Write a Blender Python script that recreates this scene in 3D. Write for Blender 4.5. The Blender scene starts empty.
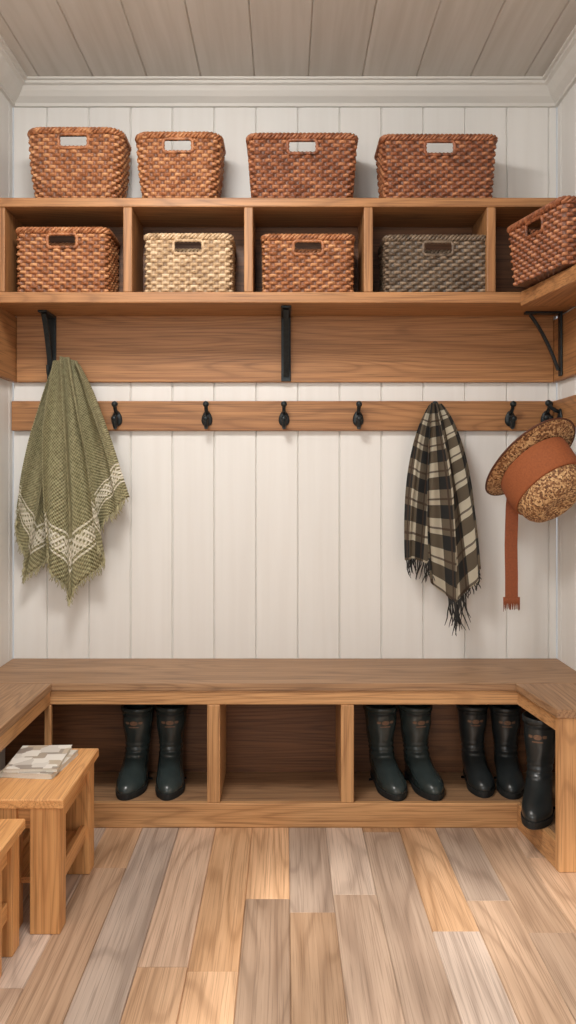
import bpy, bmesh, math, random
from mathutils import Vector, Matrix, noise
random.seed(11)
C = bpy.context
C.scene.view_settings.view_transform = 'Standard'
F = 853.33; EYE = 1.16; VX, VY = 285.0, 480.0
def W(px, py, d):
    s = F/d
    return Vector(((px-VX)/s, d, EYE-(py-VY)/s))
def col(r, g, b):
    def f(c):
        c /= 255.0
        return c/12.92 if c <= .04045 else ((c+.055)/1.055)**2.4
    return (f(r), f(g), f(b), 1)

# ---------------------------------------------------------------- materials
def newmat(name):
    m = bpy.data.materials.new(name); m.use_nodes = True
    nt = m.node_tree; nt.nodes.clear()
    out = nt.nodes.new('ShaderNodeOutputMaterial')
    b = nt.nodes.new('ShaderNodeBsdfPrincipled')
    nt.links.new(b.outputs[0], out.inputs[0])
    return m, nt, b
def nd(nt, t, **k):
    n = nt.nodes.new(t)
    for a, v in k.items(): setattr(n, a, v)
    return n
def mth(nt, op, a, b=None, c=None):
    n = nt.nodes.new('ShaderNodeMath'); n.operation = op
    for i, v in enumerate((a, b, c)):
        if v is None: continue
        if isinstance(v, (int, float)): n.inputs[i].default_value = v
        else: nt.links.new(v, n.inputs[i])
    return n.outputs[0]
def mixc(nt, fac, a, b, mode='MIX'):
    n = nt.nodes.new('ShaderNodeMix'); n.data_type = 'RGBA'; n.blend_type = mode
    for i, v in ((0, fac), (6, a), (7, b)):
        if isinstance(v, (int, float, tuple)): n.inputs[i].default_value = v
        else: nt.links.new(v, n.inputs[i])
    return n.outputs[2]
def ramp(nt, v, stops):
    n = nt.nodes.new('ShaderNodeValToRGB')
    e = n.color_ramp.elements
    while len(e) < len(stops): e.new(.5)
    for i, (p, c) in enumerate(stops):
        e[i].position = p; e[i].color = c
    nt.links.new(v, n.inputs[0]); return n.outputs[0]
def bump(nt, b, h, strength=.3, dist=.002):
    n = nt.nodes.new('ShaderNodeBump'); n.inputs['Strength'].default_value = strength
    n.inputs['Distance'].default_value = dist
    nt.links.new(h, n.inputs['Height']); nt.links.new(n.outputs[0], b.inputs['Normal'])

def wood(name, c1, c2, dark, axis=0, rough=.5, ring=9.0, rnd=False, spread=.35, bstr=.12, rs=.36):
    m, nt, b = newmat(name)
    tc = nd(nt, 'ShaderNodeTexCoord')
    co = tc.outputs['Object']
    if rnd:
        at = nd(nt, 'ShaderNodeAttribute', attribute_name='rnd')
        va = nd(nt, 'ShaderNodeVectorMath', operation='MULTIPLY_ADD')
        nt.links.new(at.outputs['Vector'], va.inputs[0])
        va.inputs[1].default_value = (7.3, 9.1, 5.7)
        nt.links.new(co, va.inputs[2]); co = va.outputs[0]
    def mp(a, o):
        n = nd(nt, 'ShaderNodeMapping')
        s = [o, o, o]; s[axis] = a
        n.inputs['Scale'].default_value = s
        nt.links.new(co, n.inputs[0]); return n.outputs[0]
    def nz(v, det, dis=0.):
        n = nd(nt, 'ShaderNodeTexNoise'); n.inputs['Scale'].default_value = 1
        n.inputs['Detail'].default_value = det; n.inputs['Distortion'].default_value = dis
        nt.links.new(v, n.inputs['Vector']); return n.outputs['Fac']
    big = nz(mp(.7 if not rnd else .8, 7), 1.0, .1)
    rings = mth(nt, 'SINE', mth(nt, 'MULTIPLY', big, ring*2*6.28))
    rings = mth(nt, 'MULTIPLY_ADD', rings, .5, .5)
    fine = nz(mp(4, 300), 3, .05)
    med = nz(mp(1.1, 90), 4, .1)
    lo = nz(mp(.6, 9), 2, .1)
    f1 = mth(nt, 'ADD', mth(nt, 'MULTIPLY', med, .6 if not rnd else .4), mth(nt, 'MULTIPLY', rings, .10))
    f1 = mth(nt, 'ADD', f1, mth(nt, 'MULTIPLY', lo, .3 if not rnd else .5))
    base = ramp(nt, f1, [(.30, c1), (.68, c2)])
    pores = ramp(nt, fine, [(.38, (1, 1, 1, 1)), (.48, (0, 0, 0, 1))])
    c = mixc(nt, mth(nt, 'MULTIPLY', pores, .48 if not rnd else .36), base, dark)
    r2 = ramp(nt, rings, [(0, (1, 1, 1, 1)), (.16, (0, 0, 0, 1))])
    c = mixc(nt, mth(nt, 'MULTIPLY', mth(nt, 'MULTIPLY', r2, mth(nt, 'MULTIPLY_ADD', med, .8, .2)), rs), c, dark)
    if rnd:
        sx = nd(nt, 'ShaderNodeSeparateXYZ'); nt.links.new(at.outputs['Vector'], sx.inputs[0])
        hv = nd(nt, 'ShaderNodeHueSaturation')
        nt.links.new(mth(nt, 'MULTIPLY_ADD', sx.outputs[0], spread, 1-spread*.5), hv.inputs['Value'])
        nt.links.new(mth(nt, 'MULTIPLY_ADD', sx.outputs[1], spread*1.1, 1-spread*.55), hv.inputs['Saturation'])
        nt.links.new(c, hv.inputs['Color']); c = hv.outputs[0]
    nt.links.new(c, b.inputs['Base Color'])
    b.inputs['Roughness'].default_value = rough
    bump(nt, b, mth(nt, 'ADD', fine, rings), bstr, .0012)
    return m

def oakset(tag, c1, c2, dk, rough=.5):
    return [wood('oak_%s_%s' % (tag, 'xyz'[i]), c1, c2, dk, i, rough) for i in range(3)]
SH = oakset('shelf', col(148, 100, 60), col(186, 134, 86), col(88, 56, 32))
BE = oakset('bench', col(178, 130, 84), col(212, 164, 114), col(118, 78, 46))
BT = oakset('top', col(140, 104, 74), col(178, 140, 104), col(86, 62, 44))
ST = oakset('stool', col(202, 142, 86), col(230, 176, 116), col(150, 98, 56))
BK = wood('oak_cubby_shade', col(96, 62, 38), col(132, 88, 56), col(56, 34, 20), 0)  # shelf oak darkened: cubby shade put into the panel colour
FL = wood('floor_planks', col(160, 132, 110), col(206, 178, 154), col(108, 82, 64), 1, .40, 5, True, .62, .08, .36)

def paint(name, c, c2, rnd_spread=.05, rough=.55, axis=2, amt=.5):
    m, nt, b = newmat(name)
    tc = nd(nt, 'ShaderNodeTexCoord'); at = nd(nt, 'ShaderNodeAttribute', attribute_name='rnd')
    va = nd(nt, 'ShaderNodeVectorMath', operation='MULTIPLY_ADD')
    nt.links.new(at.outputs['Vector'], va.inputs[0]); va.inputs[1].default_value = (7, 9, 5)
    nt.links.new(tc.outputs['Object'], va.inputs[2])
    mp = nd(nt, 'ShaderNodeMapping'); s = [30, 30, 30]; s[axis] = 1.4
    mp.inputs['Scale'].default_value = s; nt.links.new(va.outputs[0], mp.inputs[0])
    n = nd(nt, 'ShaderNodeTexNoise'); n.inputs['Scale'].default_value = 1; n.inputs['Detail'].default_value = 6
    n.inputs['Distortion'].default_value = .3
    nt.links.new(mp.outputs[0], n.inputs['Vector'])
    f = ramp(nt, n.outputs['Fac'], [(.35, (1, 1, 1, 1)), (.62, (0, 0, 0, 1))])
    cc = mixc(nt, mth(nt, 'MULTIPLY', f, amt), c, c2)
    sx = nd(nt, 'ShaderNodeSeparateXYZ'); nt.links.new(at.outputs['Vector'], sx.inputs[0])
    hv = nd(nt, 'ShaderNodeHueSaturation')
    nt.links.new(mth(nt, 'MULTIPLY_ADD', sx.outputs[0], rnd_spread, 1-rnd_spread*.5), hv.inputs['Value'])
    nt.links.new(cc, hv.inputs['Color'])
    nt.links.new(hv.outputs[0], b.inputs['Base Color'])
    b.inputs['Roughness'].default_value = rough
    bump(nt, b, n.outputs['Fac'], .08, .002)
    return m
WALL = paint('white_boards', col(230, 228, 224), col(223, 220, 215), .03)
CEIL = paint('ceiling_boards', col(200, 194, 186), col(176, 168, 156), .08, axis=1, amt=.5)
TRIM = paint('trim_paint', col(220, 217, 211), col(210, 206, 199), .02, axis=0, amt=.3)

def simple(name, c, rough=.5, metal=0, nscale=40, var=.15, bstr=.1, c2=None):
    m, nt, b = newmat(name)
    tc = nd(nt, 'ShaderNodeTexCoord')
    n = nd(nt, 'ShaderNodeTexNoise'); n.inputs['Scale'].default_value = nscale; n.inputs['Detail'].default_value = 4
    nt.links.new(tc.outputs['Object'], n.inputs['Vector'])
    if c2 is None: c2 = tuple(x*(1-var*2) for x in c[:3])+(1,)
    nt.links.new(ramp(nt, n.outputs['Fac'], [(.3, c2), (.7, c)]), b.inputs['Base Color'])
    b.inputs['Roughness'].default_value = rough; b.inputs['Metallic'].default_value = metal
    bump(nt, b, n.outputs['Fac'], bstr, .001)
    return m
IRON = simple('black_iron', col(44, 50, 52), .45, .5, 90, .2, .2)
RUB = simple('boot_rubber', col(54, 64, 64), .26, 0, 14, .2, .10)
RUBB = simple('boot_rubber_black', col(44, 49, 50), .28, 0, 14, .2, .10)
SOLE = simple('boot_sole', col(26, 30, 31), .7, 0, 60)
LOGO = simple('boot_emblem', col(148, 112, 86), .5, 0, 400, .4, .1, col(92, 70, 56))
FELT = simple('terracotta_felt', col(158, 88, 48), .85, 0, 160, .12, .4)
STRAP = simple('strap_suede', col(146, 78, 44), .8, 0, 160, .12, .4)
BAND = simple('hat_band_dark', col(96, 54, 34), .7, 0, 100)
PAPER = simple('paper_pages', col(226, 220, 208), .8, 0, 300, .06)

def wicker(name, c1, c2, c3):
    m, nt, b = newmat(name)
    at = nd(nt, 'ShaderNodeAttribute', attribute_name='Col')
    sx = nd(nt, 'ShaderNodeSeparateColor'); nt.links.new(at.outputs['Color'], sx.inputs[0])
    tc = nd(nt, 'ShaderNodeTexCoord')
    n = nd(nt, 'ShaderNodeTexNoise'); n.inputs['Scale'].default_value = 150; n.inputs['Detail'].default_value = 3
    nt.links.new(tc.outputs['Object'], n.inputs['Vector'])
    f = mth(nt, 'MULTIPLY_ADD', n.outputs['Fac'], .35, mth(nt, 'MULTIPLY', sx.outputs[0], .75))
    c = ramp(nt, f, [(.15, c1), (.5, c2), (.9, c3)])
    nt.links.new(c, b.inputs['Base Color']); b.inputs['Roughness'].default_value = .45
    bump(nt, b, n.outputs['Fac'], .3, .001)
    return m
WK_O = wicker('wicker_honey', col(74, 40, 22), col(168, 106, 66), col(216, 162, 114))
WK_R = wicker('wicker_chestnut', col(60, 32, 20), col(146, 86, 54), col(192, 132, 92))
WK_L = wicker('wicker_straw', col(110, 82, 56), col(202, 170, 132), col(236, 212, 178))
WK_G = wicker('wicker_grey', col(46, 36, 28), col(112, 94, 76), col(156, 136, 114))
INNER_SHADE = simple('basket_inner_shade', col(60, 36, 22), .8, 0, 120, .2, .3)  # interior shade put into the colour, so handle holes look dark

# ---------------------------------------------------------------- mesh helpers
def link(o): C.scene.collection.objects.link(o); return o
def mesh(name, vs, fs, mat, smooth=False, parent=None, label=None):
    me = bpy.data.meshes.new(name); me.from_pydata([tuple(v) for v in vs], [], fs); me.update()
    if mat: me.materials.append(mat)
    if smooth:
        for p in me.polygons: p.use_smooth = True
    o = link(bpy.data.objects.new(name, me))
    if parent: attach(o, parent)
    if label: o['label'] = label
    return o
def attach(o, p):
    o.parent = p; o.matrix_parent_inverse = p.matrix_basis.inverted()
def root(name, loc, label, cat, group=None):
    e = link(bpy.data.objects.new(name, None)); e.empty_display_size = .05; e.location = loc
    e['label'] = label; e['category'] = cat
    if group: e['group'] = group
    return e
def fixn(o):
    bm = bmesh.new(); bm.from_mesh(o.data); bmesh.ops.recalc_face_normals(bm, faces=bm.faces)
    bm.to_mesh(o.data); bm.free()
def bev(o, w, seg=2):
    if w <= 0: return
    md = o.modifiers.new('bevel', 'BEVEL'); md.width = w; md.segments = seg; md.limit_method = 'ANGLE'
    md.harden_normals = False
def prism(name, poly, z0, z1, mat, parent=None, b=.003):
    n = len(poly)
    vs = [(x, y, z0) for x, y in poly]+[(x, y, z1) for x, y in poly]
    fs = [tuple(range(n))[::-1], tuple(range(n, 2*n))]+[(i, (i+1) % n, (i+1) % n+n, i+n) for i in range(n)]
    o = mesh(name, vs, fs, mat, False, parent); fixn(o); bev(o, b); return o
def box(name, x0, x1, y0, y1, z0, z1, mat, parent=None, b=.003):
    return prism(name, [(x0, y0), (x1, y0), (x1, y1), (x0, y1)], z0, z1, mat, parent, b)
def boxes(name, lst, mat, parent=None, b=.002):
    vs = []; fs = []
    for (x0, x1, y0, y1, z0, z1) in lst:
        k = len(vs)
        vs += [(x0, y0, z0), (x1, y0, z0), (x1, y1, z0), (x0, y1, z0), (x0, y0, z1), (x1, y0, z1), (x1, y1, z1), (x0, y1, z1)]
        fs += [tuple(k+i for i in f) for f in ((3, 2, 1, 0), (4, 5, 6, 7), (0, 1, 5, 4), (1, 2, 6, 5), (2, 3, 7, 6), (3, 0, 4, 7))]
    o = mesh(name, vs, fs, mat, False, parent); bev(o, b); return o
def tubes(paths, seg=8, closed=False):
    vs = []; fs = []
    for pts, rad in paths:
        n = len(pts)
        if isinstance(rad, (int, float)): rad = [rad]*n
        prev = None; k0 = len(vs)
        for i in range(n):
            if closed: t = pts[(i+1) % n]-pts[i-1]
            else: t = pts[min(i+1, n-1)]-pts[max(i-1, 0)]
            t = t.normalized() if t.length > 1e-9 else Vector((0, 0, 1))
            if prev is None:
                a = Vector((0, 0, 1)) if abs(t.z) < .9 else Vector((1, 0, 0))
                u = t.cross(a).normalized()
            else:
                u = (prev-t*prev.dot(t)); u = u.normalized() if u.length > 1e-6 else t.orthogonal().normalized()
            prev = u; v = t.cross(u)
            for j in range(seg):
                an = 2*math.pi*j/seg
                vs.append(pts[i]+(u*math.cos(an)+v*math.sin(an))*rad[i])
        m = n if closed else n-1
        for i in range(m):
            i2 = (i+1) % n
            for j in range(seg):
                j2 = (j+1) % seg
                fs.append((k0+i*seg+j, k0+i*seg+j2, k0+i2*seg+j2, k0+i2*seg+j))
        if not closed:
            fs.append(tuple(k0+j for j in range(seg))[::-1]); fs.append(tuple(k0+(n-1)*seg+j for j in range(seg)))
    return vs, fs

def planks(name, width, a0, a1, b0, b1, fn, mat, groove=.004, depth=.005, lens=None, off=0., back=.03):
    vs = []; fs = []; rv = []
    a = a0+off
    edges = [a0]
    while a < a1-.001:
        if a > a0+.001: edges.append(a)
        a += width
    edges.append(a1)
    for i in range(len(edges)-1):
        e0, e1 = edges[i], edges[i+1]
        if lens:
            bs = [b0]; t = b0+random.uniform(.2, lens)
            while t < b1-.1: bs.append(t); t += lens*random.uniform(.7, 1.2)
            bs.append(b1)
        else: bs = [b0, b1]
        for j in range(len(bs)-1):
            q0, q1 = bs[j], bs[j+1]; k = len(vs)
            r = (random.random(), random.random(), random.random())
            for q, hh in ((q0, -depth if lens else 0), (q0+groove*.5, 0), (q1-groove*.5, 0), (q1, -depth if lens else 0)):
                for (aa, h) in ((e0, -depth), (e0+groove, 0), (e1-groove, 0), (e1, -depth)):
                    vs.append(fn(aa, q, min(h, hh))); rv.append(r)
            for m in range(3):
                for n in range(3):
                    fs.append((k+m*4+n, k+m*4+n+1, k+m*4+n+5, k+m*4+n+4))
    k = len(vs)
    for (aa, q) in ((a0, b0), (a1, b0), (a1, b1), (a0, b1)):
        vs.append(fn(aa, q, -depth-.001)); rv.append((.5, .5, .5))
    for (aa, q) in ((a0, b0), (a1, b0), (a1, b1), (a0, b1)):
        vs.append(fn(aa, q, -back)); rv.append((.5, .5, .5))
    fs += [(k, k+1, k+2, k+3), (k+7, k+6, k+5, k+4)]+[(k+i, k+4+i, k+4+(i+1) % 4, k+(i+1) % 4) for i in range(4)]
    o = mesh(name, vs, fs, mat)
    at = o.data.attributes.new('rnd', 'FLOAT_VECTOR', 'POINT')
    at.data.foreach_set('vector', [c for r in rv for c in r])
    o['kind'] = 'structure'
    return o

# ---------------------------------------------------------------- room shell
XL, XR, YB, ZC, YF = -1.033, 1.033, 3.24, 2.656, -.4
bw = .1588
off = (-.110-XL) % bw
planks('wall_back', bw, XL, XR, 0, ZC, lambda a, b, h: (a, YB-h, b), WALL, .004, .007, off=off)
planks('wall_left', bw, YF, YB, 0, ZC, lambda a, b, h: (XL+h, a, b), WALL, .004, .006, off=.1)
planks('wall_right', bw, YF, YB, 0, ZC, lambda a, b, h: (XR-h, a, b), WALL, .004, .006, off=.1)
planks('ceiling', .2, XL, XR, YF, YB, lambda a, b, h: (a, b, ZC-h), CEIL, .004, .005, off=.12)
planks('floor', .122, XL, XR, YF, YB, lambda a, b, h: (a, b, h), FL, .0020, .0034, lens=1.2, off=.07)
prof = [(0, -.082), (.012, -.082), (.012, -.070), (.020, -.064), (.034, -.054), (.046, -.038), (.054, -.022), (.066, -.018), (.066, -.008), (.078, -.008), (.078, 0), (0, 0)]
def crown(name, p0, p1, inward, t0, t1):
    vs = []; n = len(prof)
    d = (Vector(p1)-Vector(p0)).normalized(); inn = Vector(inward)
    for (p, s, t) in ((Vector(p0), 1, t0), (Vector(p1), -1, t1)):
        for (o_, z) in prof:
            vs.append(p+inn*o_+d*s*o_*t+Vector((0, 0, ZC+z)))
    fs = [(i, (i+1) % n, (i+1) % n+n, i+n) for i in range(n)]+[tuple(range(n))[::-1], tuple(range(n, 2*n))]
    o = mesh(name, vs, fs, TRIM); fixn(o); o['kind'] = 'structure'
crown('trim_1', (XL, YB, 0), (XR, YB, 0), (0, -1, 0), 1, 1)
crown('trim_2', (XL, YF, 0), (XL, YB, 0), (1, 0, 0), 0, 1)
crown('trim_3', (XR, YF, 0), (XR, YB, 0), (-1, 0, 0), 0, 1)
fr = [(XL, XL+.08, YF-.06, YF, 0, ZC), (XR-.08, XR, YF-.06, YF, 0, ZC), (XL, XR, YF-.06, YF, ZC-.1, ZC), (XL, XR, YF-.06, YF, 0, .1)]
for x in (-.62, -.1, .42): fr.append((x-.03, x+.03, YF-.05, YF-.01, .1, ZC-.1))
for z in (1.0, 2.0): fr.append((XL+.08, XR-.08, YF-.05, YF-.01, z-.02, z+.02))
o = boxes('added_window_1', fr, TRIM); o['kind'] = 'structure'  # unseen frame, added so its bars streak the sunlight on the floor

# ---------------------------------------------------------------- storage bench
def S(d): return F/d
BF = 2.84
ZT = .483
bench = root('storage_bench', (0, 3.0, 0), 'long oak storage bench with open cubbies wrapping the wall', 'bench')
rx0, rx1, ry = .767, .808, 2.52
lx = -.783
lyf = 2.20
box('seat', XL, XR, BF+.002, YB, ZT-.026, ZT, BT[0], bench)
prism('seat', [(rx0+.0, BF), (XR, BF), (XR, ry-.006), (rx1-.006, ry-.006)], ZT-.026, ZT, BT[1], bench)
prism('seat', [(XL, lyf-.006), (lx+.006, lyf-.006), (lx+.006, BF), (XL, BF)], ZT-.026, ZT, BT[1], bench)
box('apron', lx-.02, rx0+.02, BF+.008, BF+.03, .410, ZT-.0265, BE[0], bench)
prism('apron', [(rx0+.008, BF+.008), (rx1+.001, ry+.0245), (rx1+.022, ry+.0245), (rx0+.03, BF+.008)], .410, ZT-.0265, BE[1], bench)
prism('apron', [(lx, BF+.008), (lx, lyf), (lx-.02, lyf), (lx-.02, BF+.008)], .410, ZT-.0265, BE[1], bench)
box('base_board', lx-.02, rx0+.02, BF+.004, BF+.026, .0, .083, BE[0], bench)
prism('base_board', [(rx0+.006, BF+.003), (rx1-.002, ry+.0245), (rx1+.022, ry+.0245), (rx0+.03, BF+.003)], .0, .083, BE[1], bench)
prism('base_board', [(lx, BF+.003), (lx, lyf), (lx-.022, lyf), (lx-.022, BF+.003)], .0, .083, BE[1], bench)
prism('shelf', [(XL+.001, BF+.0265), (XR-.001, BF+.0265), (XR-.001, YB-.01), (XL+.001, YB-.01)], .058, .0825, BT[0], bench, .001)
prism('shelf', [(rx0+.031, BF+.026), (rx1+.0225, ry+.025), (XR-.001, ry+.025), (XR-.001, BF+.026)], .058, .0825, BT[1], bench, .001)
prism('shelf', [(lx-.0225, BF+.026), (lx-.0225, lyf+.02), (XL+.001, lyf+.02), (XL+.001, BF+.026)], .058, .0825, BT[1], bench, .001)
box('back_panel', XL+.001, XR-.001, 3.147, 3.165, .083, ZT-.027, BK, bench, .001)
for (a, b_) in ((207, 220), (341, 354)):
    x0 = (a-VX)/300.; x1 = (b_-VX)/300.
    box('divider', x0, x1, BF+.0045, 3.146, .0832, .4098, BE[2], bench)
box('post', lx-.02, lx+.002, BF+.005, BF+.027, .0832, .4098, BE[2], bench)
prism('end_panel', [(rx1, ry), (XR-.001, ry), (XR-.001, ry+.024), (rx1-.003, ry+.024)], .0, ZT-.0265, BE[2], bench)
box('end_panel', XL+.001, lx, lyf-.001, lyf+.02, .0, ZT-.0265, BE[2], bench)

# ---------------------------------------------------------------- wall shelf
SF = 2.97
zb0, zb1, zt0, zt1 = 1.777, 1.815, 2.111, 2.143
shelf = root('cubby_shelf', (0, 3.1, zb0), 'oak wall shelf with open cubbies above a backboard', 'shelf')
YS = 3.2195
box('shelf_top', XL+.001, XR-.001, SF, YS, zt0, zt1, SH[0], shelf)
box('shelf_bottom', XL+.001, XR-.001, SF, YS, zb0, zb1, SH[0], shelf)
prism('shelf_bottom', [(.819, SF-.0005), (.880, 2.6), (.92, 2.36), (XR-.001, 2.36), (XR-.001, SF-.0005)], zb0-.012, zb1, SH[1], shelf)
for (a, b_) in ((-8, 4.5), (123, 132), (244, 253), (364, 373), (487, 496), (569, 579)):
    s = S(SF)
    box('divider', (a-VX)/s, (b_-VX)/s, SF+.002, YS-.012, zb1+.0002, zt0-.0002, SH[2], shelf)
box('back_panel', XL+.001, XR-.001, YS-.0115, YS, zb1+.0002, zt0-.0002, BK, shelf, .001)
box('mounting_board', XL+.019, XR-.019, 3.2195, YB-.0005, 1.529, zt0, SH[0], shelf)
box('mounting_board', XL+.0005, XL+.018, 2.4, YB-.001, 1.529, zb0-.0005, SH[1], shelf)
box('mounting_board', XR-.018, XR-.0005, 2.4, YB-.001, 1.529, zb0-.0125, SH[1], shelf)

# ---------------------------------------------------------------- brackets
def strip(pts, w, t, wdir):
    vs = []; fs = []; n = len(pts)
    for i, p in enumerate(pts):
        tg = (pts[min(i+1, n-1)]-pts[max(i-1, 0)]).normalized(); nn = tg.cross(wdir).normalized()
        for a, b_ in ((-1, -1), (1, -1), (1, 1), (-1, 1)):
            vs.append(p+wdir*a*w/2+nn*b_*t/2)
    for i in range(n-1):
        for j in range(4): fs.append((i*4+j, i*4+(j+1) % 4, (i+1)*4+(j+1) % 4, (i+1)*4+j))
    fs += [(3, 2, 1, 0), tuple((n-1)*4+j for j in range(4))]
    return vs, fs
def bracket(base, out, zt, L, Hh, w=.03, label='black iron shelf bracket under the oak shelf', hook=False):
    out = Vector(out); wd = out.cross(Vector((0, 0, 1))).normalized(); up = Vector((0, 0, 1))
    base = Vector(base)
    r = root('shelf_bracket', base+up*(zt-Hh), label, 'bracket', 'black iron shelf brackets')
    def add(nm, pts, w_, t):
        vs, fs = strip(pts, w_, t, wd); o = mesh(nm, vs, fs, IRON, False, r); fixn(o); bev(o, .0015)
    T = zt-.0045
    add('wall_plate', [base+out*.004+up*(T+.004), base+out*.004+up*(zt-Hh)], w, .007)
    add('arm', [base+out*.008+up*T, base+out*L+up*T], w, .008)
    p0 = base+out*.012+up*(zt-Hh+.02); p3 = base+out*(L-.02)+up*(T-.006)
    mid = (p0+p3)/2-out*.012+up*.018
    pts = []
    for i in range(9):
        t = i/8; pts.append(p0*(1-t)**2+mid*2*t*(1-t)+p3*t*t)
    add('brace', pts, w*.55, .009)
    if hook:
        pts = []
        for i in range(9):
            a = math.pi*i/8
            pts.append(base+out*(.012+.022*(1-math.cos(a)))+up*(zt-Hh+.035-.020*math.sin(a)))
        pts = [base+out*.012+up*(zt-Hh+.05)]+pts+[base+out*.058+up*(zt-Hh+.055)]
        vs, fs = tubes([(pts, .006)], 8); mesh('hook', vs, fs, IRON, True, r)
bracket(((286-VX)/S(3.2195), 3.2190, 0), (0, -1, 0), zb0, .21, .246, .036, 'black iron shelf bracket centred under the oak shelf')
bracket(((52-VX)/S(3.2195), 3.2190, 0), (0, -1, 0), zb0, .13, .246, .034, 'black iron shelf bracket beside the hanging green throw', True)
bracket((XR-.019, 3.13, 0), (-1, 0, 0), zb0, .135, .235, .032, 'black iron angle bracket fixed at the side wall')

# ---------------------------------------------------------------- coat rack
rack = root('coat_rack', (0, 3.22, 1.346), 'long oak rail with black iron coat hooks on white boards', 'coat rack')
box('rail', XL+.001, XR-.022, 3.218, YB-.0005, 1.346, 1.458, SH[0], rack)
box('rail', XR-.021, XR-.0005, 2.5, YB-.0005, 1.346, 1.458, SH[1], rack)
def hook(base, out):
    base = Vector(base); out = Vector(out); up = Vector((0, 0, 1)); sd = out.cross(up)
    vs = []; fs = []; n = 20
    for k, (o_, sc) in enumerate(((.0, 1), (.005, 1), (.008, .75))):
        for i in range(n):
            a = 2*math.pi*i/n
            vs.append(base+out*o_+sd*(.020*sc*math.cos(a)*(1-.25*math.sin(a)))+up*(.030*sc*math.sin(a)-.006))
    for k in range(2):
        for i in range(n): fs.append((k*n+i, k*n+(i+1) % n, (k+1)*n+(i+1) % n, (k+1)*n+i))
    fs += [tuple(range(n))[::-1], tuple(range(2*n, 3*n))]
    h = mesh('hook', vs, fs, IRON, True, rack); fixn(h)
    pts = [(.004, .012), (.022, .018), (.038, .030), (.046, .044)]
    pl = [base+out*a+up*b for a, b in pts]
    lo = [(.004, -.004), (.014, -.022), (.022, -.036), (.034, -.042), (.046, -.034), (.052, -.020), (.053, -.010)]
    pl2 = [base+out*a+up*b for a, b in lo]
    ball = lambda c, r: ([c+up*(-r*math.cos(math.pi*i/8)) for i in range(9)], [max(.0005, r*math.sin(math.pi*i/8)) for i in range(9)])
    vs, fs = tubes([(pl, [.007, .007, .007, .007]), (pl2, .0075), ball(pl[-1], .012), ball(pl2[-1], .012)], 10)
    p = mesh('prong', vs, fs, IRON, True, rack)
    p.parent = h; p.matrix_parent_inverse = Matrix.Identity(4)
for px in (117, 207, 284, 358, 433, 510):
    hook(((px-VX)/S(3.218), 3.2178, 1.398), (0, -1, 0))
hook((XR-.0212, 3.13, 1.398), (-1, 0, 0))
hook(((546-VX)/S(3.218), 3.2178, 1.398), (0, -1, 0))

# ---------------------------------------------------------------- baskets
def rrect(w, d, r, n):
    r = min(r, w/2-.001, d/2-.001)
    segs = []; hw, hd = w/2, d/2
    def L(a, b): segs.append(('l', a, b, math.dist(a, b)))
    def A(c, a0): segs.append(('a', c, a0, r*math.pi/2))
    L((0, -hd), (hw-r, -hd)); A((hw-r, -hd+r), -math.pi/2)
    L((hw, -hd+r), (hw, hd-r)); A((hw-r, hd-r), 0)
    L((hw-r, hd), (-hw+r, hd)); A((-hw+r, hd-r), math.pi/2)
    L((-hw, hd-r), (-hw, -hd+r)); A((-hw+r, -hd+r), math.pi)
    L((-hw+r, -hd), (0, -hd))
    tot = sum(s[3] for s in segs); out = []
    for i in range(n):
        t = i/n*tot
        for s in segs:
            if t <= s[3]+1e-9: break
            t -= s[3]
        if s[0] == 'l':
            f = t/max(s[3], 1e-9); a, b = s[1], s[2]; p = (a[0]+(b[0]-a[0])*f, a[1]+(b[1]-a[1])*f)
            dx, dy = b[0]-a[0], b[1]-a[1]; l = math.hypot(dx, dy) or 1; nn = (dy/l, -dx/l)
        else:
            an = s[2]+t/r; p = (s[1][0]+r*math.cos(an), s[1][1]+r*math.sin(an)); nn = (math.cos(an), math.sin(an))
        out.append((p[0], p[1], nn[0], nn[1]))
    return out
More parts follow.
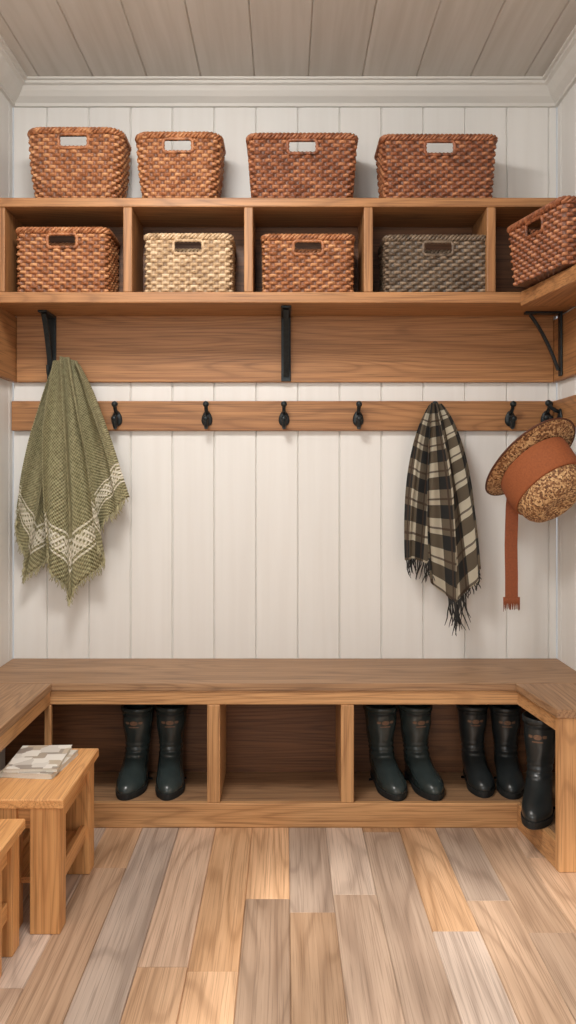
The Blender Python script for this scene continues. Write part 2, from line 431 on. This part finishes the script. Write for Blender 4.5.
def basket(cx, yf, z0, wt, wb, dt, db, h, mat, label, rot=0, bulge=.0, rc=.04, holew=.052, cy=None, group='wicker storage baskets', rear=True):
    rnd = random.Random(int(cx*1000+z0*77))
    if cy is None: cy = yf+dt/2+.006
    r = root('wicker_basket', (cx, cy, z0+.0005), label, 'basket', group)
    r.rotation_euler = (0, 0, rot)
    per = 2*(wt+dt); N = int(per/.021/2)*2; sp = 6; NU = N*sp
    rows = int(round(h/.0138)); rs = 6
    H = h-.012
    def dims(t):
        e = bulge*math.sin(math.pi*min(1, t*1.0))
        return wb+(wt-wb)*t+e, db+(dt-db)*t+e*.6
    def inhole(x, z):
        return abs(x) < holew and h-.068 < z < h-.024
    vs = []; cols = []; fs = []
    strand = {}
    for j in range(rows*rs+1):
        f = j/(rows*rs); row = min(j//rs, rows-1); ff = (j % rs)/rs
        w, d = dims(f); pts = rrect(w, d, rc, NU)
        z = .004+f*H
        prf = math.sin(math.pi*ff)**.5 if ff > 0 else 0
        for i in range(NU):
            k = i/sp
            c_ = math.cos(math.pi*(k+row))
            wv = math.copysign(abs(c_)**.7, c_)
            o_ = .0058*wv*prf+.0045*(prf-1)
            x, y, nx, ny = pts[i]
            vs.append((x+nx*o_, y+ny*o_, z))
            key = (row, int((k+.5+row)//2))
            if key not in strand: strand[key] = rnd.random()
            v = .15+strand[key]*.6+.25*rnd.random()
            if prf < .3: v *= .1  # crevice shade between rows put into the strand colour
            if wv < -.3: v *= .3  # strands passing behind get the same painted shade
            cols.append((v, v, v, 1))
    mi = []
    def quad(base, rowlen, nj, inner=False):
        for j in range(nj):
            for i in range(rowlen):
                i2 = (i+1) % rowlen
                a = vs[base+j*rowlen+i]; b = vs[base+(j+1)*rowlen+i2]
                mx, mz = (a[0]+b[0])/2, (a[2]+b[2])/2
                if i == rowlen-1: mx = a[0]
                if inhole(mx, mz) and (abs(a[1]) > db/2*.85) and (rear or a[1] < 0): continue
                q = (base+j*rowlen+i, base+j*rowlen+i2, base+(j+1)*rowlen+i2, base+(j+1)*rowlen+i)
                fs.append(q[::-1] if inner else q); mi.append(1 if inner else 0)
    quad(0, NU, rows*rs)
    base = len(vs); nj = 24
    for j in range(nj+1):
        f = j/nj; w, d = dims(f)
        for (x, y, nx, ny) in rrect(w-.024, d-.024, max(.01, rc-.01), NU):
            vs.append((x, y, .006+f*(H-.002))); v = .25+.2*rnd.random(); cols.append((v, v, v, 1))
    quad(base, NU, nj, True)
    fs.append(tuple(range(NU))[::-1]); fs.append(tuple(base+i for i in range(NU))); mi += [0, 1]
    body = mesh('body', vs, fs, mat, True)
    body.data.materials.append(INNER_SHADE); body.data.polygons.foreach_set('material_index', mi)
    ca = body.data.color_attributes.new('Col', 'FLOAT_COLOR', 'POINT')
    ca.data.foreach_set('color', [c for q in cols for c in q])
    body.parent = r
    def addcol(o, v0=.55):
        n = len(o.data.vertices); ca = o.data.color_attributes.new('Col', 'FLOAT_COLOR', 'POINT')
        l = []
        for i in range(n):
            v = v0+.5*(noise.noise(o.data.vertices[i].co*60)); l += [v, v, v, 1]
        ca.data.foreach_set('color', l)
    w, d = dims(1); M = NU
    pts = rrect(w-.006, d-.006, rc, M)
    paths = []
    tw = int(per/.045)
    for ph in (0, 2.094, 4.189):
        pl = []
        for i, (x, y, nx, ny) in enumerate(pts):
            a = 2*math.pi*tw*i/M+ph
            pl.append(Vector((x+nx*.007*math.cos(a), y+ny*.007*math.cos(a), h-.009+.007*math.sin(a))))
        paths.append((pl, .0052))
    v2, f2 = tubes(paths, 6, True)
    o = mesh('rim', v2, f2, mat, True); o.parent = r; addcol(o, .45)
    for sgn in ((-1, 1) if rear else (-1,)):
        dd = dims((h-.046)/H)[1]/2
        lp = rrect(holew*2, .046, .012, 60); pl = []; rr = []
        slope = ((dt-db)/2)/h
        for i, (x, y, nx, ny) in enumerate(lp):
            pl.append(Vector((x, sgn*(dd+slope*y-.001), h-.046+y)))
            rr.append(.0062+.0014*math.cos(i*math.pi/1.5))
        v2, f2 = tubes([(pl, rr)], 8, True)
        o = mesh('handle', v2, f2, mat, True); o.parent = r; addcol(o, .35)
    return r
g1 = 'baskets on top of the shelf'; g2 = 'baskets in the shelf cubbies'
basket(-.742, 2.985, zt1, .332, .285, .215, .19, .252, WK_O, 'honey-brown wicker basket with cut-out handle on shelf top', bulge=.012, rc=.05, group=g1)
basket(-.376, 2.985, zt1, .298, .252, .21, .19, .236, WK_O, 'smaller honey-brown wicker basket with cut-out handle on shelf top', bulge=.010, rc=.045, group=g1)
basket(.061, 2.985, zt1, .382, .350, .215, .19, .232, WK_R, 'wide reddish-brown wicker basket on shelf top', bulge=.003, rc=.03, group=g1)
basket(.543, 2.985, zt1, .404, .375, .215, .195, .228, WK_R, 'wide chestnut wicker basket with cut-out handle on shelf top', rc=.028, group=g1)
basket(-.782, 2.985, zb1, .322, .320, .205, .195, .230, WK_O, 'orange-brown wicker basket inside a shelf cubby', rc=.022, group=g2, rear=False)
basket(-.340, 2.985, zb1, .302, .302, .205, .195, .208, WK_L, 'pale straw wicker basket inside a shelf cubby', rc=.022, group=g2, rear=False)
basket(.081, 2.985, zb1, .318, .314, .205, .195, .206, WK_O, 'orange-brown wicker basket with dark handle slot in cubby', rc=.022, group=g2, rear=False)
basket(.537, 2.985, zb1, .370, .365, .205, .195, .203, WK_G, 'dark grey-brown wicker basket inside a shelf cubby', rc=.022, group=g2, rear=False)
basket(.886, 0, zb1, .350, .325, .175, .145, .206, WK_R, 'chestnut wicker basket on the side return shelf', rot=math.radians(-76), rc=.022, cy=2.774, group=g2, holew=.05, rear=False)

# ---------------------------------------------------------------- boots
prof_b = [(.012, -.196, .058, .040), (.022, -.204, .062, .046), (.036, -.205, .062, .048), (.05, -.196, .060, .047), (.062, -.180, .057, .045),
          (.072, -.158, .055, .043), (.085, -.126, .053, .042), (.10, -.098, .051, .041), (.118, -.074, .050, .040), (.14, -.060, .051, .040),
          (.17, -.056, .055, .043), (.21, -.059, .059, .047), (.25, -.062, .062, .051), (.285, -.063, .064, .053), (.31, -.064, .065, .054)]
def binterp(z):
    P = prof_b
    if z <= P[0][0]: return P[0][1:]
    for i in range(len(P)-1):
        if z <= P[i+1][0]:
            t = (z-P[i][0])/(P[i+1][0]-P[i][0]); p0 = P[max(i-1, 0)]; p1 = P[i]; p2 = P[i+1]; p3 = P[min(i+2, len(P)-1)]
            return tuple(.5*((2*p1[k])+(-p0[k]+p2[k])*t+(2*p0[k]-5*p1[k]+4*p2[k]-p3[k])*t*t+(-p0[k]+3*p1[k]-3*p2[k]+p3[k])*t**3) for k in (1, 2, 3))
    return P[-1][1:]
def bsurf(t, z, off=0.):
    f, b, w = binterp(z)
    yc = (f+b)/2; a = (b-f)/2+off; w += off
    y = yc+a*math.cos(t); sx = math.sin(t); x = w*math.copysign(abs(sx)**.85, sx)
    k = max(0, min(1, (.08-z)/.04))
    if k > 0:
        q = (y-b)/(f-b)
        m = .80+.04*math.cos(q*6)+.26*math.exp(-((q-.72)/.25)**2)
        x *= 1+(m-1)*k
        x += k*.006*math.sin(q*3)
    wr = math.exp(-((z-.135)/.03)**2)*.0030*math.sin(z*330+2*math.cos(t))
    wr += .0014*math.sin(z*60+3*t)*min(1, z/.2)
    return Vector((x*(1+wr*15), y+wr*math.cos(t), z))
NT = 40
def ring_mesh(zs, off=0.):
    vs = []; fs = []
    for z, o_ in zs:
        for i in range(NT): vs.append(bsurf(2*math.pi*i/NT, z, o_))
    for j in range(len(zs)-1):
        for i in range(NT):
            i2 = (i+1) % NT; fs.append((j*NT+i, j*NT+i2, (j+1)*NT+i2, (j+1)*NT+i))
    return vs, fs
zs = [(.012+i*.298/60, 0) for i in range(61)]
zs += [(.310, -.004)]+[(.310-i*.02, -.004) for i in range(1, 13)]
vb, fb = ring_mesh(zs)
n_ = len(vb); fb.append(tuple(range(NT))[::-1]); fb.append(tuple(range(n_-NT, n_)))
def sole_mesh():
    vs = []; fs = []
    def slab(z0, z1, ya, yb_, off):
        k = len(vs); pts = []
        for i in range(NT):
            p = bsurf(2*math.pi*i/NT, .022, off); p.y = max(ya, min(yb_, p.y)); pts.append(p)
        for z in (z0, z1):
            for p in pts: vs.append(Vector((p.x, p.y, z)))
        for i in range(NT): fs.append((k+i, k+(i+1) % NT, k+NT+(i+1) % NT, k+NT+i))
        fs.append(tuple(k+i for i in range(NT))[::-1]); fs.append(tuple(k+NT+i for i in range(NT)))
    slab(.009, .024, -1, 1, .004); slab(0, .0095, -.0, 1, .002); slab(0.0, .0095, -1, -.055, .002)
    return vs, fs
def rim_mesh():
    zz = [(.292, .0), (.293, .0035), (.309, .0035), (.3125, .001), (.3125, -.003), (.306, -.005)]
    vs, fs = ring_mesh(zz)
    for k, (z, o_) in enumerate(zz):
        for i in range(NT): vs[k*NT+i].z = z
    return vs, fs
def patch(t0, t1, z0, z1, off, shape):
    vs = []; fs = []; nu, nv = 10, 8
    for j in range(nv+1):
        for i in range(nu+1):
            a = -1+2*i/nu; b = -1+2*j/nv
            a, b = shape(a, b)
            vs.append(bsurf((t0+t1)/2+(t1-t0)/2*a, (z0+z1)/2+(z1-z0)/2*b, off))
    for j in range(nv):
        for i in range(nu): k = j*(nu+1)+i; fs.append((k, k+1, k+nu+2, k+nu+1))
    return vs, fs
def disc(a, b): return a*math.sqrt(1-b*b/2), b*math.sqrt(1-a*a/2)
def emblem():
    vs, fs = patch(math.pi-.20, math.pi+.20, .244, .262, .0018, disc)
    for (a0, a1, z0, z1) in ((-.50, -.24, .249, .260), (.24, .50, .249, .260), (-.28, .28, .234, .2395)):
        v2, f2 = patch(math.pi+a0, math.pi+a1, z0, z1, .0018, lambda a, b: (a, b*(.5+.5*abs(1-abs(a)*.6))))
        k = len(vs); vs += v2; fs += [tuple(k+q for q in f) for f in f2]
    return vs, fs
def make_boot(x, y, z, rot, mat, label, sx=1., sz=1.):
    r = root('rubber_boot', (x, y, z), label, 'boot', 'rubber boots in the bench cubbies')
    r.rotation_euler = (0, 0, math.radians(rot)); r.scale = (sx, sx*.97, sz)
    def add(nm, vf, m, lab=None):
        o = mesh(nm, vf[0], vf[1], m, True); o.parent = r
        if lab: o['label'] = lab
        return o
    o = add('shaft', (vb, fb), mat)
    o = add('sole', sole_mesh(), SOLE, 'thick black rubber sole'); fixn(o)
    for p in o.data.polygons: p.use_smooth = False
    bev(o, .002)
    add('rim', rim_mesh(), mat)
    add('emblem', emblem(), LOGO, 'small faded golden-brown emblem')
    vs, fs = patch(math.pi-.9, math.pi+.9, .279, .287, .0018, lambda a, b: (a, b)); add('strap', (vs, fs), SOLE)
ZS = .083
make_boot((137-VX)/S(3.05), 3.072, ZS, -4, RUB, 'dark teal rubber boot standing in the bench cubby', 1.04, .86)
make_boot((170.5-VX)/S(3.05), 3.072, ZS, 3, RUB, 'dark teal rubber boot beside its twin in cubby', 1.04, .87)
make_boot((381-VX)/S(3.05), 3.066, ZS, 10, RUB, 'dark teal rubber boot turned slightly outward in cubby', 1.06, .875)
make_boot((416-VX)/S(3.05), 3.068, ZS, 11, RUB, 'dark teal rubber boot leaning beside matching boot', 1.06, .875)
make_boot((473-VX)/S(3.07), 3.083, ZS, 0, RUBB, 'black rubber boot at the back of the corner cubby', .98, .87)
make_boot((507-VX)/S(3.05), 3.072, ZS, -8, RUBB, 'black rubber boot in the corner cubby of the bench', 1.0, .865)
make_boot(.840, 2.81, ZS, -24, RUBB, 'black rubber boot on the side return shelf of bench', 1.0, .97)

# ---------------------------------------------------------------- cloth
def plerp(pts, t):
    ds = [0]
    for i in range(len(pts)-1): ds.append(ds[-1]+(pts[i+1]-pts[i]).length)
    t *= ds[-1]
    for i in range(len(pts)-1):
        if t <= ds[i+1]+1e-9:
            f = (t-ds[i])/max(1e-9, ds[i+1]-ds[i]); return pts[i].lerp(pts[i+1], f)
    return pts[-1].copy()
def drape(name, parent, top, mid, hem, d, amp, nf, ph, mat, wreal, lreal, nu=110, nv=70, thick=.004, seed=0, soft=.02, top_r=.18):
    T = [W(x, y, d) for x, y in top]; M = [W(x, y, d) for x, y in mid]; H = [W(x, y, d) for x, y in hem]
    vs = []; fs = []; uv = []
    for j in range(nv+1):
        v = j/nv
        for i in range(nu+1):
            u = i/nu
            a, b, c = plerp(T, u), plerp(M, u), plerp(H, u)
            ctl = b*2-(a+c)/2
            p = a*(1-v)**2+ctl*2*v*(1-v)+c*v*v
            rampv = min(1, top_r+v*1.4)
            w_ = math.sin(2*math.pi*nf*u+ph+.7*math.sin(3*v+seed))+.45*math.sin(2*math.pi*nf*2.3*u+ph*2+seed+2*v)
            n1 = noise.noise(Vector((u*5, v*4, seed*3.1)))
            p.y -= amp*rampv*(w_*.5+.7)+soft*.5*n1
            p.x += amp*.35*rampv*math.cos(2*math.pi*nf*u+ph+.7*math.sin(3*v+seed))*(1 if 0 < i < nu else .3)
            p.y = min(p.y, 3.200)
            vs.append(p); uv.append((u*wreal, v*lreal))
    for j in range(nv):
        for i in range(nu): k = j*(nu+1)+i; fs.append((k, k+nu+1, k+nu+2, k+1))
    o = mesh(name, vs, fs, mat, True, parent)
    ul = o.data.uv_layers.new(name='UVMap')
    for lp in o.data.loops: ul.data[lp.index].uv = uv[lp.vertex_index]
    md = o.modifiers.new('thick', 'SOLIDIFY'); md.thickness = thick; md.offset = 0
    hemv = [vs[nv*(nu+1)+i] for i in range(nu+1)]; prev = [vs[(nv-3)*(nu+1)+i] for i in range(nu+1)]
    return o, hemv, prev
def fringe(name, parent, hemv, prev, n, length, rad, mat, rnd):
    paths = []
    for k in range(n):
        t = (k+.5*rnd.random())/n*(len(hemv)-1); i = min(int(t), len(hemv)-2); f = t-i
        p = hemv[i].lerp(hemv[i+1], f); q = prev[i].lerp(prev[i+1], f)
        dr = (p-q).normalized()*.5+Vector((0, 0, -.8)); dr.normalize()
        L = length*rnd.uniform(.65, 1.15); pts = []
        side = Vector((rnd.uniform(-.3, .3), rnd.uniform(-.25, .05), 0))
        for m in range(5):
            s_ = m/4
            pts.append(p-dr*.004+dr*L*s_+side*L*s_*s_+Vector((.002*math.sin(m*2+k), 0, 0)))
        paths.append((pts, [rad, rad*1.1, rad, rad*.9, rad*.4]))
    vs, fs = tubes(paths, 5)
    o = mesh(name, vs, fs, mat, True, parent); o['kind'] = 'stuff'; return o
def cloth_mat(name, kind):
    m, nt, b = newmat(name)
    uvn = nd(nt, 'ShaderNodeUVMap'); sx = nd(nt, 'ShaderNodeSeparateXYZ'); nt.links.new(uvn.outputs[0], sx.inputs[0])
    U, V = sx.outputs[0], sx.outputs[1]
    b.inputs['Roughness'].default_value = .92
    def sq(x, freq, thr):
        fr_ = mth(nt, 'FRACT', mth(nt, 'MULTIPLY', x, freq)); return mth(nt, 'LESS_THAN', fr_, thr)
    fq = 72 if kind == 'olive' else 130
    wx = mth(nt, 'SINE', mth(nt, 'MULTIPLY', U, 2*math.pi*fq)); wy = mth(nt, 'SINE', mth(nt, 'MULTIPLY', V, 2*math.pi*fq))
    weave = mth(nt, 'MULTIPLY', wx, wy)
    n = nd(nt, 'ShaderNodeTexNoise'); n.inputs['Scale'].default_value = 60; n.inputs['Detail'].default_value = 5
    nt.links.new(uvn.outputs[0], n.inputs['Vector'])
    if kind == 'olive':
        base = ramp(nt, mth(nt, 'MULTIPLY_ADD', weave, .34, n.outputs['Fac']), [(.2, col(116, 110, 76)), (.8, col(190, 182, 142))])
        def band(a, c_): return mth(nt, 'MULTIPLY', mth(nt, 'GREATER_THAN', V, a), mth(nt, 'LESS_THAN', V, c_))
        dots = mth(nt, 'LESS_THAN', mth(nt, 'MULTIPLY', mth(nt, 'SINE', mth(nt, 'MULTIPLY', U, 2*math.pi*40)), mth(nt, 'SINE', mth(nt, 'MULTIPLY', V, 2*math.pi*40))), .35)
        bm = mth(nt, 'MULTIPLY', band(.705, .765), dots)
        bm = mth(nt, 'MAXIMUM', bm, mth(nt, 'MAXIMUM', band(.686, .694), band(.776, .784)))
        bm2 = mth(nt, 'MULTIPLY', bm, ramp(nt, n.outputs['Fac'], [(.3, (.8, .8, .8, 1)), (.5, (1, 1, 1, 1))]))
        c = mixc(nt, bm2, base, col(240, 232, 212))
    else:
        A, Bc = col(34, 35, 35), col(232, 222, 198)
        P = 1/.105
        su = sq(mth(nt, 'ADD', U, .02), P, .46); sv = sq(V, P, .46)
        su2 = sq(mth(nt, 'ADD', U, -.010), P, .07); sv2 = sq(mth(nt, 'ADD', V, .025), P, .07)
        tw = sq(mth(nt, 'ADD', U, V), 160, .5)
        both = mth(nt, 'MULTIPLY', su, sv)
        anyb = mth(nt, 'MAXIMUM', su, sv)
        c = mixc(nt, anyb, Bc, mixc(nt, mth(nt, 'MULTIPLY', tw, .35), col(122, 108, 88), col(60, 54, 48)))
        c = mixc(nt, both, c, A)
        fl = mth(nt, 'MULTIPLY', mth(nt, 'MAXIMUM', su2, sv2), .8)
        c = mixc(nt, fl, c, col(74, 52, 38))
        c = mixc(nt, mth(nt, 'MULTIPLY', n.outputs['Fac'], .12), c, col(90, 84, 76))
    nt.links.new(c, b.inputs['Base Color'])
    bump(nt, b, mth(nt, 'ADD', weave, n.outputs['Fac']), .8, .004)
    return m
OL = cloth_mat('olive_knit', 'olive'); PL = cloth_mat('plaid_wool', 'plaid')
OLF = simple('olive_fringe', col(184, 176, 138), .9, 0, 80, .2); BKF = simple('dark_fringe', col(48, 46, 44), .9, 0, 80, .2)
rn = random.Random(3)
th = root('throw_blanket', W(66, 372, 3.18), 'sage olive knitted throw with cream bands and fringed hem, hanging', 'blanket')
o, h1, p1 = drape('cloth', th, [(54, 366), (60, 360), (66, 359)], [(29, 446), (46, 458), (78, 452)], [(17, 508), (22, 545), (27, 578), (38, 568), (52, 550), (74, 550)], 3.185, .024, 2.6, .4, OL, .50, .86, seed=1, top_r=.4)
fringe('fringe', th, h1, p1, 110, .030, .0020, OLF, rn)
o, h2, p2 = drape('cloth', th, [(56, 362), (64, 357), (72, 359), (80, 365)], [(46, 455), (74, 462), (106, 420)], [(50, 548), (60, 578), (70, 598), (84, 583), (103, 558), (104, 516), (118, 508), (132, 497)], 3.165, .046, 3.4, 1.4, OL, .70, .86, seed=2, top_r=.5)
fringe('fringe', th, h2, p2, 160, .032, .0020, OLF, rn)
sc = root('plaid_scarf', W(434, 402, 3.16), 'black and cream plaid wool scarf with dark fringe on hook', 'scarf')
o, h1, p1 = drape('cloth', sc, [(429, 405), (437, 402)], [(408, 466), (428, 474), (448, 468)], [(404, 560), (414, 558), (424, 563), (438, 558)], 3.175, .018, 1.8, .3, PL, .26, .58, seed=3, top_r=.3)
fringe('fringe', sc, h1, p1, 26, .07, .0022, BKF, rn)
o, h2, p2 = drape('cloth', sc, [(431, 403), (441, 404)], [(426, 490), (446, 488), (464, 462)], [(432, 580), (446, 598), (456, 603), (468, 590), (479, 568)], 3.155, .034, 2.0, 2.0, PL, .34, .72, seed=4, top_r=.3)
fringe('fringe', sc, h2[30:72], p2[30:72], 26, .11, .0024, BKF, rn)
fringe('fringe', sc, h2[72:], p2[72:], 14, .03, .0022, BKF, rn)

# ---------------------------------------------------------------- hat
def straw_mat(name):
    m, nt, b = newmat(name)
    tc = nd(nt, 'ShaderNodeTexCoord')
    v = nd(nt, 'ShaderNodeTexVoronoi'); v.inputs['Scale'].default_value = 170; v.distance = 'CHEBYCHEV'
    nt.links.new(tc.outputs['Object'], v.inputs['Vector'])
    sx = nd(nt, 'ShaderNodeSeparateColor'); nt.links.new(v.outputs['Color'], sx.inputs[0])
    c1 = ramp(nt, sx.outputs[0], [(.0, col(94, 58, 34)), (.35, col(130, 86, 52)), (.55, col(172, 128, 84)), (1, col(220, 182, 132))])
    nt.links.new(c1, b.inputs['Base Color']); b.inputs['Roughness'].default_value = .75
    bump(nt, b, v.outputs['Distance'], .5, .003); return m
STRAW = straw_mat('speckled_straw')
hc = W(532, 464, 2.99)
K = 1.03
hat = root('sun_hat', hc, 'speckled straw hat with terracotta band and strap hanging on hook', 'hat')
ax = Vector((.30, -.54, -.74)).normalized()
Xl = Vector((0, 0, 1)).cross(ax).normalized(); Yl = ax.cross(Xl).normalized()
Rm = Matrix((Xl, Yl, ax)).transposed()
hat.rotation_mode = 'QUATERNION'; hat.rotation_quaternion = Rm.to_quaternion()
KY = 1.42
def lathe(name, pf, mat, wav=0., parent=hat, n=96, close=False):
    vs = []; fs = []
    for j, (r_, h_) in enumerate(pf):
        for i in range(n):
            a = 2*math.pi*i/n
            zz = h_+wav*(r_/.16)**3*math.sin(2*a+.6)
            vs.append((K*r_*math.cos(a), K*r_*(1+(KY-1)*min(1, r_/.1))*math.sin(a), K*zz))
    for j in range(len(pf)-1):
        for i in range(n): i2 = (i+1) % n; fs.append((j*n+i, j*n+i2, (j+1)*n+i2, (j+1)*n+i))
    if close: fs.append(tuple((len(pf)-1)*n+i for i in range(n)))
    o = mesh(name, vs, fs, mat, True); o.parent = parent
    md = o.modifiers.new('t', 'SOLIDIFY'); md.thickness = .004; md.offset = 0
    return o
lathe('brim', [(.094+.044*i/12, .0-.022*math.sin(i/12*1.5)) for i in range(13)], STRAW, .008)
lathe('crown', [(.094, .0), (.096, .02), (.0975, .05), (.0970, .08), (.094, .11), (.089, .14), (.085, .155), (.076, .172), (.062, .182), (.048, .184), (.03, .176), (.006, .172)], STRAW, 0, close=True)
lathe('hat_band', [(.0975, .004), (.1005, .008), (.1018, .05), (.1012, .080), (.0992, .105), (.0975, .112), (.0950, .114)], FELT)
vs, fs = tubes([([K*Vector((.139*math.cos(2*math.pi*i/96), .139*KY*math.sin(2*math.pi*i/96), -.022+.0055*math.sin(4*math.pi*i/96+.6))) for i in range(96)], .0035)], 6, True)
o = mesh('brim_edge', vs, fs, BAND, True); o.parent = hat
C.view_layer.update()
def hatpart(o): o.matrix_parent_inverse = hat.matrix_world.inverted()
pts = [W(514, 484, 3.06), W(512, 510, 3.08), W(511, 545, 3.09), W(511.5, 575, 3.09), W(511.5, 598, 3.09)]
vs, fs = strip(pts, .046, .003, Vector((1, 0, 0))); o = mesh('strap', vs, fs, STRAP, False, hat); hatpart(o)
paths = []
for k in range(22):
    p = W(503.5+k*16/21, 597, 3.09)
    paths.append(([p, p+Vector((0, -.001, -.02)), p+Vector((rn.uniform(-.003, .003), 0, -.048*rn.uniform(.85, 1.1)))], [.0016, .0016, .001]))
vs, fs = tubes(paths, 5); o = mesh('tassel', vs, fs, STRAP, True, hat); hatpart(o); o['kind'] = 'stuff'

# ---------------------------------------------------------------- stools
def stool(x0, x1, y0, y1, H, lw, ld, label, low):
    r = root('wooden_stool', ((x0+x1)/2, (y0+y1)/2, 0), label, 'stool', 'small wooden stools')
    box('seat', x0, x1, y0, y1, H-.026, H, ST[1], r, .004)
    i = .012
    for (a, b_) in ((x0+i, y0+i), (x1-i-lw, y0+i), (x0+i, y1-i-ld), (x1-i-lw, y1-i-ld)):
        box('leg', a, a+lw, b_, b_+ld, 0, H-.0262, ST[2], r)
    for a in (x0+i+.012, x1-i-.012-.018):
        box('apron', a, a+.018, y0+i+ld, y1-i-ld, H-.085, H-.0262, ST[1], r)
        box('stretcher', a, a+.018, y0+i+ld, y1-i-ld, low, low+.045, ST[1], r)
    for b_ in (y0+i+.012, y1-i-.03):
        box('apron', x0+i+lw, x1-i-lw, b_, b_+.018, H-.085, H-.0262, ST[0], r)
    box('lower_shelf', x0+i+.032, x1-i-.032, y0+i+ld-.02, y1-i-ld+.02, low+.012, low+.028, ST[1], r)
stool(-.776, -.562, 2.165, 2.58, .35, .078, .06, 'small honey oak stool holding magazines beside the bench', .10)
stool(-.98, -.650, 1.93, 2.14, .312, .07, .055, 'lower honey oak stool standing next to taller stool', .09)
def mag_mat(name, c1, c2, sc_):
    m, nt, b = newmat(name); tc = nd(nt, 'ShaderNodeTexCoord')
    n = nd(nt, 'ShaderNodeTexVoronoi'); n.inputs['Scale'].default_value = sc_; n.distance = 'CHEBYCHEV'
    nt.links.new(tc.outputs['Object'], n.inputs['Vector'])
    sx = nd(nt, 'ShaderNodeSeparateColor'); nt.links.new(n.outputs['Color'], sx.inputs[0])
    c = ramp(nt, sx.outputs[0], [(.3, c1), (.6, c2), (.9, col(190, 176, 156))])
    nt.links.new(c, b.inputs['Base Color']); b.inputs['Roughness'].default_value = .4; return m
def magazine(cx, cy, z, w, l, t, rot, mat, label):
    r = root('magazine', (cx, cy, z), label, 'magazine', 'magazines on the stool'); r.rotation_euler = (0, 0, math.radians(rot))
    o = boxes('pages', [(-w/2+.001, w/2-.002, -l/2+.001, l/2-.001, .0008, t-.0008)], PAPER, None, 0); o.parent = r
    o = boxes('cover', [(-w/2, w/2, -l/2, l/2, 0, .0008), (-w/2, w/2, -l/2, l/2, t-.0008, t), (-w/2, -w/2+.001, -l/2, l/2, 0, t)], mat, None, 0); o.parent = r
magazine(-.694, 2.42, .3502, .15, .21, .014, -6, mag_mat('mag_cover_a', col(216, 210, 200), col(150, 140, 128), 28), 'pale printed magazine lying flat on the stool')
magazine(-.698, 2.425, .3646, .145, .205, .010, 3, mag_mat('mag_cover_b', col(228, 224, 216), col(150, 140, 130), 22), 'folded white and grey magazine on top of stack')

# ---------------------------------------------------------------- light
w = bpy.data.worlds.new('World'); C.scene.world = w; w.use_nodes = True
bg = w.node_tree.nodes['Background']; bg.inputs[0].default_value = (.96, .97, 1, 1); bg.inputs[1].default_value = .5
def area(name, loc, target, sx_, sy_, e, c):
    l = bpy.data.lights.new(name, 'AREA'); l.shape = 'RECTANGLE'; l.size = sx_; l.size_y = sy_; l.energy = e; l.color = c
    o = link(bpy.data.objects.new(name, l)); o.location = loc
    o.rotation_euler = (Vector(target)-Vector(loc)).to_track_quat('-Z', 'Y').to_euler(); return o
area('daylight_window', (-.60, -.75, 1.8), (.1, 3.2, 1.0), 1.0, 1.5, 30, (1, .985, .955))
area('added_top_light', (-.40, 1.80, 2.56), (-.15, 2.5, 0), .5, .4, 27, (1, .97, .93))  # unseen area lamp, added high up so the cubbies fall into shadow
sn = bpy.data.lights.new('sun', 'SUN'); sn.energy = 4.2; sn.angle = math.radians(3.5); sn.color = (1, .94, .86)
so = link(bpy.data.objects.new('sun', sn)); so.location = (-2, -3, 4)
so.rotation_euler = Vector((.34, 1.10, -.93)).to_track_quat('-Z', 'Y').to_euler()

cam = bpy.data.cameras.new('cam'); cam.lens = 30; cam.sensor_width = 36; cam.sensor_fit = 'AUTO'
cam.shift_y = -32/1024; cam.shift_x = 3/1024; cam.clip_start = .01
co = link(bpy.data.objects.new('camera', cam)); co.location = (0, 0, EYE); co.rotation_euler = (math.pi/2, 0, 0)
C.scene.camera = co
